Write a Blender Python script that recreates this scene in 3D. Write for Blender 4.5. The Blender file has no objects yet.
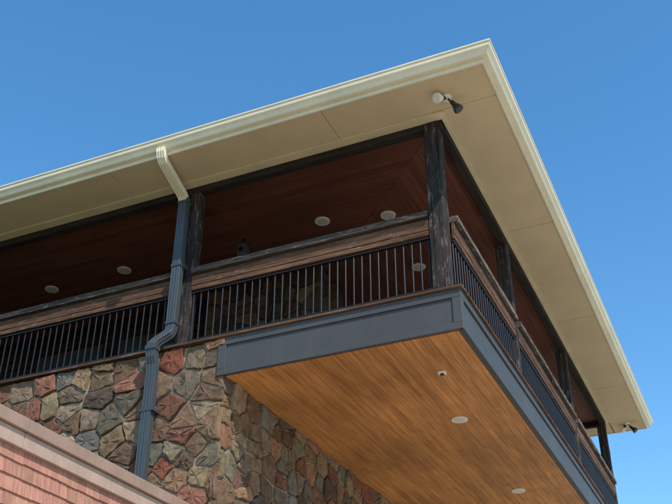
import bpy, math, random
from mathutils import Vector, Matrix
random.seed(31)
scene=bpy.context.scene
R=random.random
def U(a,b): return random.uniform(a,b)

# ---------------------------------------------------------------- materials
def mat_base(name, rough=0.7, spec=0.3):
    m=bpy.data.materials.new(name); m.use_nodes=True
    nt=m.node_tree; b=nt.nodes['Principled BSDF']
    b.inputs['Roughness'].default_value=rough
    b.inputs['Specular IOR Level'].default_value=spec
    return m,nt,b
def N(nt,t,**k):
    n=nt.nodes.new(t)
    for a,v in k.items(): setattr(n,a,v)
    return n
def coords(nt,scale=(1,1,1)):
    g=N(nt,'ShaderNodeNewGeometry'); mp=N(nt,'ShaderNodeMapping')
    mp.inputs['Scale'].default_value=scale
    nt.links.new(g.outputs['Position'],mp.inputs['Vector']); return mp.outputs['Vector']
def noise(nt,vec,scale,detail=4,rough=0.55,dist=0):
    n=N(nt,'ShaderNodeTexNoise'); n.inputs['Scale'].default_value=scale
    n.inputs['Detail'].default_value=detail; n.inputs['Roughness'].default_value=rough
    n.inputs['Distortion'].default_value=dist
    nt.links.new(vec,n.inputs['Vector']); return n.outputs['Fac']
def mrange(nt,v,a,b,c,d):
    n=N(nt,'ShaderNodeMapRange'); 
    for i,x in enumerate((a,b,c,d)): n.inputs[i+1].default_value=x
    nt.links.new(v,n.inputs[0]); return n.outputs[0]
def mixc(nt,fac,a,b,mode='MIX'):
    n=N(nt,'ShaderNodeMix',data_type='RGBA',blend_type=mode)
    if isinstance(fac,(int,float)): n.inputs[0].default_value=fac
    else: nt.links.new(fac,n.inputs[0])
    for i,x in ((6,a),(7,b)):
        if isinstance(x,(tuple,list)): n.inputs[i].default_value=(*x[:3],1)
        else: nt.links.new(x,n.inputs[i])
    return n.outputs[2]
def vscale(nt,col,fac):
    n=N(nt,'ShaderNodeVectorMath',operation='SCALE')
    if isinstance(col,(tuple,list)): n.inputs[0].default_value=col[:3]
    else: nt.links.new(col,n.inputs[0])
    nt.links.new(fac,n.inputs[3]); return n.outputs[0]
def bump(nt,b,h,strength=0.3,dist=0.01):
    n=N(nt,'ShaderNodeBump'); n.inputs['Strength'].default_value=strength
    n.inputs['Distance'].default_value=dist
    nt.links.new(h,n.inputs['Height']); nt.links.new(n.outputs[0],b.inputs['Normal'])
def attr(nt):
    a=N(nt,'ShaderNodeAttribute',attribute_name='Col'); return a.outputs['Color']

def m_paint(name,col,rough=0.5,dirt=0.15,spec=0.3,bstr=0.05,nscale=1.5,streak=0):
    m,nt,b=mat_base(name,rough,spec)
    v=coords(nt); n1=noise(nt,v,nscale,6,0.65); n2=noise(nt,coords(nt,(6,6,1)),3,4)
    f=mrange(nt,n1,0.3,0.7,1-dirt,1+dirt*0.4); f2=mrange(nt,n2,0.3,0.8,1,1-dirt*0.6)
    c=vscale(nt,vscale(nt,col,f),f2)
    if streak:
        k=mrange(nt,noise(nt,coords(nt,(14,14,1.2)),1,6,0.7),0.55,0.75,0,streak)
        c=mixc(nt,k,c,(0.12,0.115,0.105))
    nt.links.new(c,b.inputs['Base Color'])
    bump(nt,b,noise(nt,v,60,3),bstr,0.004)
    return m
def m_wood(name,axis,attrcol=True,col=(.3,.15,.07),lo=0.6,hi=1.2,rough=0.55,spec=0.25,patch=0.25,bstr=0.25,stain=None,peel=None,pk=0.8,pt=.56):
    m,nt,b=mat_base(name,rough,spec)
    s=[26,26,26]; s[axis]=1.3
    g=noise(nt,coords(nt,tuple(s)),1.0,6,0.65,0.4)
    s2=[90,90,90]; s2[axis]=2.5
    g2=noise(nt,coords(nt,tuple(s2)),1.0,3,0.5)
    f=mrange(nt,g,0.3,0.7,lo,hi); f2=mrange(nt,g2,0.3,0.7,0.88,1.08)
    p=mrange(nt,noise(nt,coords(nt),0.55,5,0.6),0.35,0.65,1-patch,1+patch*0.5)
    base=attr(nt) if attrcol else col
    c=vscale(nt,vscale(nt,vscale(nt,base,f),f2),p)
    if stain:
        s3=[7,7,7]; s3[axis]=0.6
        k=mrange(nt,noise(nt,coords(nt,tuple(s3)),1.0,5,0.6),0.54,0.72,0,0.6)
        c=mixc(nt,k,c,stain)
    if peel:
        s4=[22,22,22]; s4[axis]=4.0
        k=mrange(nt,noise(nt,coords(nt,tuple(s4)),1.0,8,0.8,0.2),pt,pt+.06,0,pk)
        c=mixc(nt,k,c,peel)
    nt.links.new(c,b.inputs['Base Color']); bump(nt,b,g,bstr,0.004)
    return m

def m_stone(name,mul=1.0):
    m,nt,b=mat_base(name,0.88,0.12)
    v=coords(nt)
    f=mrange(nt,noise(nt,v,9,8,0.74,0.6),0.3,0.72,0.45*mul,1.42*mul)
    c=vscale(nt,attr(nt),f)
    k=mrange(nt,noise(nt,v,3.5,6,0.65,1.0),0.50,0.7,0,0.5)
    c=mixc(nt,k,c,(0.21*mul,0.115*mul,0.07*mul))
    k2=mrange(nt,noise(nt,coords(nt,(1,1.1,1)),17,6,0.75),0.6,0.76,0,0.5)
    c=mixc(nt,k2,c,(0.38*mul,0.30*mul,0.21*mul))
    k3=mrange(nt,noise(nt,coords(nt,(1,1,1)),31,6,0.75),0.6,0.7,0,0.6)
    c=mixc(nt,k3,c,(0.10*mul,0.07*mul,0.05*mul))
    nt.links.new(c,b.inputs['Base Color'])
    bump(nt,b,noise(nt,v,12,10,0.75,0.3),1.0,0.06)
    return m
M={}
M['stone']=m_stone('fieldstone')
M['stone_shaded']=m_stone('shaded_fieldstone',0.4)  # same fieldstone, with the porch shade darkened into its colour
M['mortar']=m_paint('mortar',(0.36,0.31,0.245),0.95,0.35,0.1,0.6,6)
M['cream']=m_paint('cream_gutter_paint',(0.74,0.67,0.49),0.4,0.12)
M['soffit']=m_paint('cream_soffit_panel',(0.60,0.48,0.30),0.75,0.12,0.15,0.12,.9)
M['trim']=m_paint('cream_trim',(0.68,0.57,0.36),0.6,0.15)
M['navy']=m_paint('slate_paint',(0.068,0.070,0.071),0.55,0.16,0.25,0.08,1.2,.12)
M['spout']=m_paint('slate_metal',(0.050,0.061,0.070),0.4,0.2,0.45,.05,2.5,.2)
M['white']=m_paint('white_trim',(0.78,0.75,0.68),0.4,0.08)
M['black']=m_paint('black_metal',(0.014,0.013,0.012),0.28,0.2,0.5)
M['post']=m_wood('dark_timber',2,False,(0.030,0.026,0.025),0.35,1.9,0.85,0.1,0.4,1.0,(0.07,0.04,0.03),(0.16,0.14,0.125),.8,.545)
M['beamx']=m_wood('dark_beam_x',0,False,(0.032,0.025,0.022),0.5,1.5,0.8,0.12,0.3,0.5)
M['beamy']=m_wood('dark_beam_y',1,False,(0.032,0.025,0.022),0.5,1.5,0.8,0.12,0.3,0.5)
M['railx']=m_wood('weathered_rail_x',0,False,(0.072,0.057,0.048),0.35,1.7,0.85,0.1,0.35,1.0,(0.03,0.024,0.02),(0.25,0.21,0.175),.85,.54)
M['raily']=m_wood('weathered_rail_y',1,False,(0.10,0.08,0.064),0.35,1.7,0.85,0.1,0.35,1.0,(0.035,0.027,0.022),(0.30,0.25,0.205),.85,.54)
M['brownx']=m_wood('stained_board_x',0,False,(0.12,0.062,0.037),0.45,1.5,0.75,0.12,0.35,0.7,(0.045,0.03,0.022),(0.22,0.15,0.10),.8,.55)
M['browny']=m_wood('stained_board_y',1,False,(0.12,0.062,0.037),0.45,1.5,0.75,0.12,0.35,0.7,(0.045,0.03,0.022),(0.22,0.15,0.10),.8,.55)
M['plank']=m_wood('stained_pine_soffit',1,True,lo=0.62,hi=1.18,rough=0.5,patch=0.28,stain=(0.22,0.078,0.018))
M['ceilx']=m_wood('mahogany_ceiling_x',0,True,lo=0.7,hi=1.15,rough=0.6,patch=0.2)
M['ceily']=m_wood('mahogany_ceiling_y',1,True,lo=0.7,hi=1.15,rough=0.6,patch=0.2)
M['roof']=m_paint('roof_metal',(0.25,0.2,0.15),0.5,0.2)
M['dark']=m_paint('dark_void',(0.03,0.028,0.025),0.9,0.2)
M['joint']=m_paint('panel_joint',(0.22,0.17,0.11),0.9,0.2)
M['siding']=m_wood('dark_siding',0,False,(0.022,0.014,0.011),0.6,1.3,0.8,0.1,0.2,0.3)
M['lens']=m_paint('frosted_lens',(0.62,0.58,0.50),0.3,0.05,0.5)
M['coping']=m_paint('coping_metal',(0.30,0.20,0.155),0.5,0.18,0.25,0.1,3)
M['coping2']=m_paint('coping_band',(0.41,0.29,0.23),0.6,0.2,0.2,0.1,3)
def m_shingle():
    m,nt,b=mat_base('cedar_shingle_paint',0.9,0.1)
    f=mrange(nt,noise(nt,coords(nt,(30,30,4)),1,6,0.65),0.3,0.7,0.7,1.15)
    nt.links.new(vscale(nt,attr(nt),f),b.inputs['Base Color'])
    bump(nt,b,noise(nt,coords(nt,(60,60,5)),1,4),0.6,0.005); return m
M['shingle']=m_shingle()
def m_glass():
    m,nt,b=mat_base('window_glass',0.05,0.6); b.inputs['Base Color'].default_value=(0.03,0.04,0.045,1); return m
M['glass']=m_glass()
def m_ground():
    m,nt,b=mat_base('ground_mix',0.9,0.15)
    v=coords(nt)
    c=mixc(nt,mrange(nt,noise(nt,v,0.15,6,0.6),0.4,0.6,0,1),(0.07,0.10,0.03),(0.16,0.13,0.06))
    c=vscale(nt,c,mrange(nt,noise(nt,v,8,6,0.7),0.3,0.7,0.7,1.3))
    nt.links.new(c,b.inputs['Base Color']); bump(nt,b,noise(nt,v,25,5),0.6,0.03); return m
M['ground']=m_ground()
M['bounce_concrete']=m_paint('bounce_paving',(0.54,0.47,0.37),0.9,0.15,0.15,0.3,0.8)  # kept pale so the added slab brightens the soffits

# ---------------------------------------------------------------- mesh builder
class MB:
    def __init__(s): s.v=[];s.f=[];s.m=[];s.c=[];s.mats=[]
    def mi(s,k):
        if k not in s.mats: s.mats.append(k)
        return s.mats.index(k)
    def add(s,vs,fs,k,col=(1,1,1)):
        o=len(s.v); s.v+= [tuple(p) for p in vs]; i=s.mi(k)
        for f in fs: s.f.append([o+j for j in f]); s.m.append(i); s.c.append(col)
    def box(s,x0,x1,y0,y1,z0,z1,k,col=(1,1,1)):
        if x0>x1:x0,x1=x1,x0
        if y0>y1:y0,y1=y1,y0
        vs=[(x0,y0,z0),(x1,y0,z0),(x1,y1,z0),(x0,y1,z0),(x0,y0,z1),(x1,y0,z1),(x1,y1,z1),(x0,y1,z1)]
        s.add(vs,[(0,3,2,1),(4,5,6,7),(0,1,5,4),(1,2,6,5),(2,3,7,6),(3,0,4,7)],k,col)
    def cyl(s,c,r0,r1,ax,l,k,n=24,caps=True):
        ax=Vector(ax).normalized(); q=ax.to_track_quat('Z','Y'); c=Vector(c)
        vs=[]
        for rr,h in ((r0,0),(r1,l)):
            for i in range(n):
                a=2*math.pi*i/n; vs.append(c+q@Vector((rr*math.cos(a),rr*math.sin(a),h)))
        fs=[(i,(i+1)%n,n+(i+1)%n,n+i) for i in range(n)]
        if caps: fs+=[tuple(reversed(range(n))),tuple(range(n,2*n))]
        s.add(vs,fs,k)
    def build(s,name,parent=None,bevel=0,smooth=False):
        me=bpy.data.meshes.new(name); me.from_pydata(s.v,[],s.f)
        for k in s.mats: me.materials.append(M[k])
        me.polygons.foreach_set('material_index',s.m)
        ca=me.color_attributes.new('Col','FLOAT_COLOR','CORNER')
        d=[]
        for f,c in zip(s.f,s.c):
            d+= [c[0],c[1],c[2],1]*len(f)
        ca.data.foreach_set('color',d)
        me.update()
        ob=bpy.data.objects.new(name,me); scene.collection.objects.link(ob)
        if parent: ob.parent=parent
        if bevel:
            bm=ob.modifiers.new('bevel','BEVEL'); bm.width=bevel; bm.segments=2; bm.limit_method='ANGLE'
        if smooth:
            for p in me.polygons: p.use_smooth=True
            e=ob.modifiers.new('es','EDGE_SPLIT'); e.split_angle=math.radians(smooth if smooth is not True else 35)
        return ob
def empty(name,loc=(0,0,0)):
    e=bpy.data.objects.new(name,None); scene.collection.objects.link(e); return e

# ---------------------------------------------------------------- stone masonry
PAL=[((.25,.16,.10),6),((.29,.135,.09),4),((.32,.215,.13),6),((.20,.16,.12),5),((.38,.28,.175),3),
     ((.20,.12,.08),5),((.28,.21,.14),5),((.34,.19,.115),3),((.14,.105,.082),3),((.30,.11,.07),2),((.23,.21,.175),2)]
PALL=[c for c,w in PAL for _ in range(w)]
def clip(poly,nx,ny,d):
    out=[];L=len(poly)
    for i in range(L):
        a=poly[i];b=poly[(i+1)%L]
        da=a[0]*nx+a[1]*ny-d; db=b[0]*nx+b[1]*ny-d
        if da<=0: out.append(a)
        if (da<0<db) or (db<0<da):
            t=da/(da-db); out.append((a[0]+(b[0]-a[0])*t,a[1]+(b[1]-a[1])*t))
    return out
def stones(mb,u0,u1,v0,v1,mapf,size=1.0,key='stone'):
    seeds=[];v=v0
    while v<v1:
        h=U(.16,.40)*size; u=u0-U(0,.3)
        while u<u1:
            w=U(.16,.58)*size
            if h>.26*size and w>.32*size and R()<.35:
                seeds.append((u+w/2+U(-.03,.03),v+h*.22)); seeds.append((u+w/2+U(-.03,.03),v+h*.80))
            elif w<.30*size and R()<.4: seeds.append((u+w/2,v+h*U(.2,.8)))
            else: seeds.append((u+w/2,v+h/2+U(-.05,.05)*size))
            u+=w
        v+=h
    S=[s for s in seeds if u0<s[0]<u1 and v0<s[1]<v1]
    cell={}
    for i,s in enumerate(S): cell.setdefault((int(s[0]//.6),int(s[1]//.6)),[]).append(i)
    for i,s in enumerate(S):
        poly=[(u0,v0),(u1,v0),(u1,v1),(u0,v1)]
        poly=clip(poly,1,0,s[0]+.5);poly=clip(poly,-1,0,-(s[0]-.5));poly=clip(poly,0,1,s[1]+.5);poly=clip(poly,0,-1,-(s[1]-.5))
        cx,cy=int(s[0]//.6),int(s[1]//.6); m=U(.006,.014)
        for dx in (-2,-1,0,1,2):
            for dy in (-2,-1,0,1,2):
                for j in cell.get((cx+dx,cy+dy),[]):
                    if j==i: continue
                    t=S[j]; nx,ny=t[0]-s[0],t[1]-s[1]; l=math.hypot(nx,ny)
                    if l<1e-3 or l>1.3: continue
                    nx/=l;ny/=l
                    poly=clip(poly,nx,ny,nx*(s[0]+t[0])/2+ny*(s[1]+t[1])/2-m)
                    if len(poly)<3: break
                if len(poly)<3: break
            if len(poly)<3: break
        if len(poly)<3: continue
        q=[]
        for a,b in zip(poly,poly[1:]+poly[:1]):
            l=math.hypot(b[0]-a[0],b[1]-a[1])
            if l<.02: q.append(((a[0]+b[0])/2,(a[1]+b[1])/2)); continue
            e=min(.3,U(.012,.036)/l)
            q.append((a[0]+(b[0]-a[0])*e,a[1]+(b[1]-a[1])*e))
            for tt in ((.5,) if l<.15 else (.33,.66) if l<.25 else (.25,.5,.75)):
                if l>.07:
                    mx,my=a[0]+(b[0]-a[0])*tt,a[1]+(b[1]-a[1])*tt; nx,ny=(b[1]-a[1])/l,-(b[0]-a[0])/l; k=U(-.018,.006)
                    q.append((mx+nx*k,my+ny*k))
            q.append((b[0]-(b[0]-a[0])*e,b[1]-(b[1]-a[1])*e))
        n=len(q); gx=sum(p[0] for p in q)/n; gy=sum(p[1] for p in q)/n
        dep=U(.02,.065); tx,ty=U(-.1,.1),U(-.1,.1)
        vs=[];
        for (sc,dd,jit) in ((1,-.01,0),(.985,dep*.6,.004),(.945,dep*.92,.006),(.78,dep,.010),(.42,dep*1.02,.012)):
            for p in q:
                x=gx+(p[0]-gx)*sc;y=gy+(p[1]-gy)*sc
                vs.append(mapf(x,y,dd+(U(-jit,jit) if jit else 0)+(tx*(x-gx)+ty*(y-gy) if dd>0 else 0)))
        vs.append(mapf(gx,gy,dep*1.02+U(-.006,.008)))
        fs=[]
        for r in range(4):
            for k in range(n):
                a=r*n+k;b=r*n+(k+1)%n; fs.append((a,b,b+n,a+n))
        for k in range(n): fs.append((4*n+k,4*n+(k+1)%n,5*n))
        c=random.choice(PALL); g=U(.8,1.3)
        mb.add(vs,fs,key,(c[0]*g*U(.95,1.05),c[1]*g*U(.95,1.05),c[2]*g))

# ================================================================ BUILDING
XL=-14.0; YE=12.1
ZB=6.762; ZF=7.307; ZS=10.05
lodge=empty('stone_lodge_building')
w=MB()
w.box(XL,-3.22,0.0,0.4,0,7.29,'mortar')
w.box(-3.62,-3.222,0.4,YE-.1,0,6.79,'mortar')
stones(w,-11,-3.185,3.0,7.29,lambda a,b,d:(a,-d,b),1.02)
stones(w,0.0,YE-.1,3.0,6.775,lambda a,b,d:(-3.22+d,a,b),1.02)
stones(w,-11,-3.185,0,2.99,lambda a,b,d:(a,-d,b),size=1.2)
stones(w,0.0,YE-.1,0,2.99,lambda a,b,d:(-3.22+d,a,b),size=1.2)
w.build('stone_walls',lodge,0,32)
w=MB()
w.box(-5.45,-3.25,3.0,3.3,7.31,10.04,'dark')
w.box(-3.55,-3.252,3.3,YE-.4,7.31,10.04,'dark')
stones(w,-5.45,-3.22,7.32,10.03,lambda a,b,d:(a,3.0-d,b),.9,'stone_shaded')
stones(w,3.0,YE-.4,7.32,10.03,lambda a,b,d:(-3.25+d,a,b),.9,'stone_shaded')
w.build('upper_stone_walls',lodge,0,32)
w=MB()
z=7.32
while z<10.0:
    z1=min(z+.19,10.04); vs=[(XL,3.1,z),(-5.46,3.1,z),(-5.46,3.13,z1),(XL,3.13,z1),(XL,3.2,z),(-5.46,3.2,z),(-5.46,3.2,z1),(XL,3.2,z1)]
    w.add(vs,[(0,1,2,3),(4,7,6,5),(0,4,5,1),(3,2,6,7),(0,3,7,4),(1,5,6,2)],'siding'); z+=.19
w.build('dark_siding_wall',lodge)
w=MB()
for x in (-9.2,-7.3):
    w.box(x,x+1.5,3.02,3.098,8.0,9.5,'dark'); 
    w.box(x+.08,x+.71,3.01,3.018,8.08,9.42,'glass'); w.box(x+.79,x+1.42,3.01,3.018,8.08,9.42,'glass')
for y in (4.5,8.0):
    w.box(-3.17,-3.11,y,y+1.8,7.32,9.6,'dark')
    w.box(-3.108,-3.095,y+.1,y+.85,7.5,9.5,'glass'); w.box(-3.108,-3.095,y+.95,y+1.7,7.5,9.5,'glass')
w.build('windows',lodge)

# balcony slab + fascia
b=MB()
b.box(XL,-.03,.03,YE-.02,6.81,7.30,'dark')
b.box(-3.27,.0,-.03,.028,6.775,7.285,'navy')
b.box(-.028,.03,.03,YE,6.775,7.285,'navy')
b.box(-3.29,.052,-.052,-.031,7.19,7.30,'navy'); b.box(-3.29,.052,-.052,-.031,6.76,6.85,'navy')
b.box(-3.29,-3.17,-.050,-.031,6.851,7.189,'navy'); b.box(-.06,.050,-.050,-.031,6.851,7.189,'navy')
for y0,y1 in ((-.030,3.9),(3.903,8.1),(8.103,YE)):
    b.box(.031,.054,y0,y1,7.19,7.30,'navy'); b.box(.031,.054,y0,y1,6.76,6.85,'navy')
b.box(.031,.052,-.028,.07,6.851,7.189,'navy')
b.build('balcony_fascia',lodge,0.004)
b=MB()
b.box(XL,.085,-.085,.25,7.302,7.335,'brownx')
b.box(-.25,.085,.252,YE+.02,7.302,7.335,'browny')
b.box(XL,-.26,.26,YE,7.304,7.325,'dark')
b.build('deck_edge',lodge,0.004)
# soffit planks (run along Y)
b=MB(); x=-3.215; pw=.112
while x<-.03:
    y=.03; x1=min(x+pw-.004,-.03)
    while y<YE:
        L=U(2.2,4.4) if y>.1 else U(.8,4.4); y1=min(y+L,YE)
        g=U(.88,1.1); hh=U(-.02,.02)
        b.box(x,x1,y,y1-.003,6.768+U(0,.002),6.79,'plank',((.53+hh)*g,(.235+hh*.6)*g,.072*g))
        y=y1
    x+=pw
b.box(-3.2,-.04,.04,YE-.02,6.792,6.805,'dark')
b.build('balcony_wood_soffit',lodge)

# ceiling (mitred at 45 deg)
b=MB(); pw=.11; gp=.004
y=.18
while y<3.1:
    x1=-y-gp; y1=y+pw-.005
    x=x1; first=True
    while x>-13:
        L=U(2,4.5); x0=max(x-L,-13); g=U(.8,1.15)
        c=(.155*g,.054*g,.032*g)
        xa,xb=(x,-y1-gp) if first else (x,x)
        vs=[(x0,y,10.045),(xa,y,10.045),(xb,y1,10.045),(x0,y1,10.045),(x0,y,10.06),(xa,y,10.06),(xb,y1,10.06),(x0,y1,10.06)]
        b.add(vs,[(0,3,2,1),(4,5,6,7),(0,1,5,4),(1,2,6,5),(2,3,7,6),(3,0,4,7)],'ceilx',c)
        first=False; x=x0-.003
    y+=pw
x=-.18
while x>-3.25:
    y=-x+gp; x1=x-pw+.005; ys=y; first=True
    while ys<YE-.1:
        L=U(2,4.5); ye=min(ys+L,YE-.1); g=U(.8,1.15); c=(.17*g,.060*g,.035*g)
        ya=ys; yb=(-x1+gp) if first else ys
        vs=[(x1,yb,10.045),(x,ya,10.045),(x,ye,10.045),(x1,ye,10.045),(x1,yb,10.06),(x,ya,10.06),(x,ye,10.06),(x1,ye,10.06)]
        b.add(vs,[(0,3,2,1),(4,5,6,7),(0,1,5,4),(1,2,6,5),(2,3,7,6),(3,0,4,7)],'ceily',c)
        first=False; ys=ye+.003
    x-=pw
b.box(-13,-.1,.1,YE-.1,10.064,10.09,'dark')
b.build('porch_ceiling',lodge)

# beams
b=MB()
b.box(XL,-.06,.04,.17,9.92,10.06,'beamx')
b.box(-.17,-.045,.172,YE-.1,9.92,10.06,'beamy')
b.box(XL,-.06,YE-.16,YE-.05,9.92,10.058,'beamx')
b.build('perimeter_beams',lodge,0.006)
# posts
b=MB()
def post(x0,x1,y0,y1,z0,z1):
    n=16; vs=[];c=.014
    for i in range(n+1):
        z=z0+(z1-z0)*i/n; j=[U(-.004,.004) for _ in range(8)]
        vs+=[(x0+c,y0+j[0],z),(x1-c,y0+j[1],z),(x1+j[2],y0+c,z),(x1+j[3],y1-c,z),(x1-c,y1+j[4],z),(x0+c,y1+j[5],z),(x0+j[6],y1-c,z),(x0+j[7],y0+c,z)]
    fs=[]
    for i in range(n):
        for k in range(8): l=(k+1)%8; fs.append((i*8+k,i*8+l,i*8+8+l,i*8+8+k))
    fs+=[tuple(range(7,-1,-1)),tuple(range(n*8,n*8+8))]
    b.add(vs,fs,'post')
fx=[-3.95,-8.1,-12.2]; sy=[3.4,7.75,YE-.12]
post(-.32,-.10,.03,.25,7.336,10.02)
for x in fx: post(x-.085,x+.085,.05,.22,7.336,9.94)
for y in sy: post(-.24,-.05,y-.09,y+.09,7.336,9.94)
b.box(-.335,-.085,.015,.265,7.337,7.42,'post')
b.build('timber_posts',lodge)

# railings
b=MB(); bal=MB()
def rail_x(x0,x1,yc=.12):
    b.box(x0,x1,yc-.13,yc+.09,8.475,8.56,'railx')
    b.box(x0,x1,yc-.075,yc-.035,8.30,8.46,'brownx')
    b.box(x0,x1,yc-.068,yc-.03,8.225,8.297,'brownx')
    b.box(x0,x1,yc-.085,yc+.04,8.462,8.474,'beamx')
    b.box(x0,x1,yc-.05,yc+.0,8.18,8.20,'black'); b.box(x0,x1,yc-.05,yc+.0,7.43,7.45,'black')
    n=int((x1-x0)/.118); 
    for i in range(n+1):
        x=x0+.03+(x1-x0-.06)*i/n
        bal.cyl((x,yc-.025,7.45),.011,.011,(0,0,1),.73,'black',10,False)
def rail_y(y0,y1,xc=-.12):
    b.box(xc-.09,xc+.13,y0,y1,8.475,8.56,'raily')
    b.box(xc+.035,xc+.075,y0,y1,8.30,8.46,'browny')
    b.box(xc+.03,xc+.068,y0,y1,8.225,8.297,'browny')
    b.box(xc-.04,xc+.085,y0,y1,8.462,8.474,'beamy')
    b.box(xc,xc+.05,y0,y1,8.18,8.20,'black'); b.box(xc,xc+.05,y0,y1,7.43,7.45,'black')
    n=int((y1-y0)/.118)
    for i in range(n+1):
        y=y0+.03+(y1-y0-.06)*i/n
        bal.cyl((xc+.025,y,7.45),.011,.011,(0,0,1),.73,'black',10,False)
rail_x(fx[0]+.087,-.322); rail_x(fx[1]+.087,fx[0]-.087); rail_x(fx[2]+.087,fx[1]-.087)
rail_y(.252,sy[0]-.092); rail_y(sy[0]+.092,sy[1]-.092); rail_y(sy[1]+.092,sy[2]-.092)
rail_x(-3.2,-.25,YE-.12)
b.build('balcony_railing',lodge,0.003)
bal.build('railing_balusters',lodge,0,True)

# roof : swept gutter loop
def loop(o): return [(XL-o,-o),(o,-o),(o,YE+o),(XL-o,YE+o)]
b=MB()
prof=[(.775,10.035),(.80,10.035),(.80,10.10),(.86,10.10),(.875,10.115),(.88,10.14),(.895,10.165),(.92,10.185),(.925,10.20),(.925,10.245),(.94,10.25),(.94,10.27),(.90,10.27),(.90,10.255),(.79,10.27),(.775,10.26)]
vs=[]
for o,z in prof:
    for p in loop(o): vs.append((p[0],p[1],z))
n=len(prof); fs=[]
for i in range(n):
    j=(i+1)%n
    for k in range(4):
        l=(k+1)%4; fs.append((i*4+k,i*4+l,j*4+l,j*4+k))
b.add(vs,fs,'cream')
def lap(axis,pos,wd=.05):
    out=[(o+.002,z-.002 if z<10.2 else z+.002) for o,z in prof[1:12]]
    vs=[]
    for s in (-wd/2,wd/2):
        for o,z in out: vs.append((pos+s,-o,z) if axis==0 else (o,pos+s,z))
    n=len(out); b.add(vs,[(i,i+1,n+i+1,n+i) for i in range(n-1)],'cream')
lap(0,-6.1); lap(1,5.2)
b.build('roof_gutter',lodge)
b=MB()
zs0,zs1=ZS,ZS+.012
cuts=[XL,-12,-8.4,-4.95,-1.5,.773]
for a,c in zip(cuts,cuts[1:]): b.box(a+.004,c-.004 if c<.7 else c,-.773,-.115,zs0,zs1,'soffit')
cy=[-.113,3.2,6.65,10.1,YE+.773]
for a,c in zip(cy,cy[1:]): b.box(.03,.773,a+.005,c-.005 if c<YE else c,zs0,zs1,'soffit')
b.box(XL,.0,YE+.05,YE+.77,zs0,zs1,'soffit')
b.box(XL,.029,-.111,.038,10.022,10.062,'trim')
b.box(-.043,.028,.04,YE+.04,10.022,10.062,'trim')
b.box(XL,.77,-.77,0,10.064,10.08,'joint'); b.box(.0,.77,.002,YE+.7,10.064,10.08,'joint')
b.build('roof_soffit',lodge,0.002)
b=MB()
o=.78; L=loop(o); xa,ya=XL-o,-o; xb,yb=o,YE+o; hw=(yb-ya)/2
vs=[(xa,ya,10.265),(xb,ya,10.265),(xb,yb,10.265),(xa,yb,10.265),(xa+hw,(ya+yb)/2,10.265+hw*.22),(xb-hw,(ya+yb)/2,10.265+hw*.22)]
b.add(vs,[(0,1,5,4),(1,2,5),(2,3,4,5),(3,0,4)],'roof')
b.build('hip_roof',lodge)

# ---------------------------------------------------------------- downspout
dsp=empty('downspout')
def sweep(mb,path,w,d,k,rd=.004):
    pr=[]
    hw,hd=w/2,d/2
    m=3
    for i in range(m):
        a=-hw+w*i/m
        pr+= [(a+.12*w/m,-hd),(a+.3*w/m,-hd+rd),(a+.7*w/m,-hd+rd),(a+.88*w/m,-hd)]
    for i in range(2):
        a=-hd+d*i/2
        pr+= [(hw,a+.12*d/2),(hw-rd,a+.3*d/2),(hw-rd,a+.7*d/2),(hw,a+.88*d/2)]
    pr+=[(hw,hd),(-hw,hd),(-hw,-hd)]
    P=[Vector(p) for p in path]; n=len(pr); vs=[]
    for i,p in enumerate(P):
        t0=(P[i]-P[i-1]).normalized() if i>0 else (P[1]-P[0]).normalized()
        t1=(P[i+1]-P[i]).normalized() if i<len(P)-1 else t0
        t=(t0+t1).normalized(); X=Vector((1,0,0)); X=(X-t*X.dot(t)).normalized()
        nrm=X.cross(t).normalized()
        c=max(.5,t.dot(t1))
        for a,bq in pr: vs.append(p+X*a+nrm*(bq/c))
    fs=[]
    for i in range(len(P)-1):
        for k2 in range(n):
            l=(k2+1)%n; fs.append((i*n+k2,i*n+l,(i+1)*n+l,(i+1)*n+k2))
    fs.append(tuple(range(n))); fs.append(tuple(range((len(P)-1)*n,len(P)*n)))
    mb.add(vs,fs,k)
b=MB()
sweep(b,[(-3.97,-.86,10.13),(-3.97,-.86,10.06),(-3.975,-.83,9.99),(-3.985,-.77,9.95),(-4.04,-.15,9.79),(-4.05,-.085,9.755),(-4.05,-.065,9.70)],.13,.10,'cream')
b.build('upper_elbow',dsp,0.003)
b=MB()
sweep(b,[(-4.05,-.065,9.78),(-4.05,-.065,7.62),(-4.055,-.07,7.56),(-4.07,-.09,7.51),(-4.19,-.17,7.385),(-4.22,-.195,7.33),(-4.23,-.20,7.26),(-4.23,-.19,7.16),(-4.23,-.15,7.06),(-4.23,-.14,6.98),(-4.23,-.135,.15),(-4.23,-.18,.08),(-4.23,-.37,.04)],.14,.10,'spout')
for z in (9.70,8.6,7.68): b.box(-4.13,-3.97,-.124,-.0,z-.02,z+.02,'spout')
for z in (6.4,4.2,2.2): b.box(-4.34,-4.12,-.194,.0,z-.02,z+.02,'spout')
b.box(-4.31,-4.15,-.262,-.13,7.25,7.31,'spout')
b.build('downspout_pipe',dsp,0.002)

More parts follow.
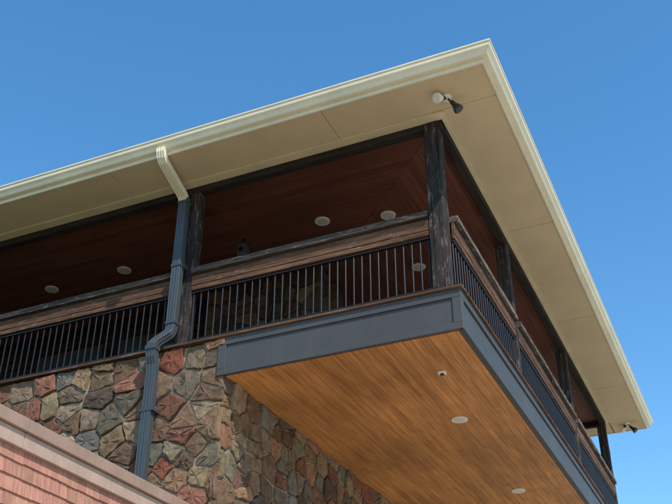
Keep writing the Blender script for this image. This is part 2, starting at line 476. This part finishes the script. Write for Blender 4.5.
# ---------------------------------------------------------------- recessed lights
def recessed(x,y,z,r=.12,k='lens'):
    b=MB(); b.cyl((x,y,z-.012),r,r*1.02,(0,0,1),.014,'white',32)
    b.cyl((x,y,z-.016),r*.72,r*.75,(0,0,1),.003,k,32)
    b.build('recessed_light',None,0,True)
for p in ((-2.59,1.67),(-1.57,1.94),(-6.36,1.66),(-7.93,1.69),(-1.67,3.63)): recessed(*p,10.042)
for p in ((-.86,2.67),(-.92,6.16),(-.92,9.6)): recessed(*p,6.765,.115)
b=MB(); b.box(-.62,-.52,.98,1.06,6.73,6.767,'white'); b.cyl((-.57,1.02,6.71),.028,.028,(0,0,1),.02,'black',16); b.build('smoke_detector',None,0.008)
b=MB(); b.box(-4.06,-3.92,1.55,1.72,9.68,9.92,'spout'); b.cyl((-3.99,1.63,9.92),.02,.02,(0,0,1),.13,'black',12)
b.cyl((-3.99,1.549,9.8),.05,.05,(0,-1,0),.006,'black',20); b.build('ceiling_speaker',None,0.01)

# ---------------------------------------------------------------- floodlights
def flood(x,y,z,d1,d2):
    b=MB()
    b.cyl((x,y,z-.03),.055,.07,(0,0,1),.03,'white',24)
    for d,kk,s,dn in ((d1,'white',1,.03),(d2,'black',-1,.10)):
        D=Vector(d).normalized(); side=Vector((D.x,D.y,0)).normalized()
        p=Vector((x,y,z-.03))+side*.02
        e=p+side*.07+Vector((0,0,-dn))
        b.cyl(p,.013,.013,e-p,(e-p).length,'black',12)
        b.cyl(e-D*.05,.03,.036,D,.06,'black',20)
        b.cyl(e+D*.01,.036,.068,D,.09,kk,24)
        b.cyl(e+D*.10,.068,.070,D,.02,kk,24)
        b.cyl(e+D*.121,.060,.052,D,.008,'lens' if s>0 else 'black',24)
    return b.build('floodlight',None,0,True)
flood(.15,-.33,ZS,(-.35,-.75,-.45),(.5,.1,-.9))
flood(.40,12.4,ZS,(-.5,.3,-.6),(.6,-.1,-.7))

# ---------------------------------------------------------------- shingled wall
sw=empty('shingled_wall')
b=MB()
b.box(-3.95,-3.60,-11,-.08,0,4.80,'dark')
XW=-3.60; ex=.145; z=.05
while z<4.80:
    y=-11+U(0,.1)
    while y<-.10:
        wd=U(.10,.17); y1=min(y+wd-.004,-.085); g=U(.80,1.12)
        c=(.41*g,.200*g*U(.93,1.07),.145*g); dz=U(-.006,.006); zt=min(z+ex+.03,4.82); tp=U(.0,.004)
        vs=[(XW+.001,y,z+dz),(XW+.026+tp,y,z+dz),(XW+.026+tp,y1,z+dz),(XW+.001,y1,z+dz),(XW+.001,y,zt),(XW+.008,y,zt),(XW+.008,y1,zt),(XW+.001,y1,zt)]
        b.add(vs,[(0,3,2,1),(4,5,6,7),(0,1,5,4),(1,2,6,5),(2,3,7,6),(3,0,4,7)],'shingle',c)
        y+=wd
    z+=ex
b.build('shingles',sw)
b=MB()
for y0,y1 in ((-11,-6.02),(-6.015,-3.02),(-3.015,-.085)):
    b.box(-4.0,-3.54,y0,y1,4.81,4.97,'coping2')
    b.box(-4.04,-3.50,y0,y1,4.972,5.10,'coping')
b.build('coping',sw,0.008)

# ---------------------------------------------------------------- ground
b=MB(); b.add([(-2500,-2500,0),(2500,-2500,0),(2500,2500,0),(-2500,2500,0)],[(0,1,2,3)],'ground'); b.build('ground')
b=MB(); b.box(-3.56,60,-60,60,.004,.05,'bounce_concrete'); b.build('bounce_pavement')  # unseen wide slab, added to bounce sunlight up onto the soffits

# ---------------------------------------------------------------- light
sd=Vector((.77,-.57,0)).normalized(); EL=48
sunv=Vector((sd.x*math.cos(math.radians(EL)),sd.y*math.cos(math.radians(EL)),math.sin(math.radians(EL))))
l=bpy.data.lights.new('sun','SUN'); l.energy=5.0; l.angle=math.radians(.5); l.color=(1,.94,.83)
lo=bpy.data.objects.new('sun',l); scene.collection.objects.link(lo); lo.rotation_euler=sunv.to_track_quat('Z','Y').to_euler()
W=bpy.data.worlds.new('World'); scene.world=W; W.use_nodes=True
nt=W.node_tree; bg=nt.nodes['Background']; sk=nt.nodes.new('ShaderNodeTexSky'); sk.sky_type='NISHITA'
sk.sun_disc=False; sk.sun_elevation=math.radians(EL); sk.sun_rotation=math.atan2(sd.x,sd.y)
sk.air_density=1.15; sk.dust_density=.15; sk.ozone_density=3
hs=nt.nodes.new('ShaderNodeHueSaturation'); hs.inputs['Saturation'].default_value=1.25; hs.inputs['Value'].default_value=1.75; hs.inputs['Hue'].default_value=.495
nt.links.new(sk.outputs[0],hs.inputs['Color']); nt.links.new(hs.outputs[0],bg.inputs[0]); bg.inputs[1].default_value=.13
# ---------------------------------------------------------------- camera
cd=bpy.data.cameras.new('camera'); cam=bpy.data.objects.new('camera',cd); scene.collection.objects.link(cam)
cam.location=(2.725,-9.733,1.6); cam.rotation_euler=(math.radians(122),0,math.radians(24))
cd.sensor_width=36; cd.lens=50.84; cd.clip_end=6000; scene.camera=cam
scene.view_settings.view_transform='Standard'; scene.view_settings.look='None'; scene.view_settings.exposure=0
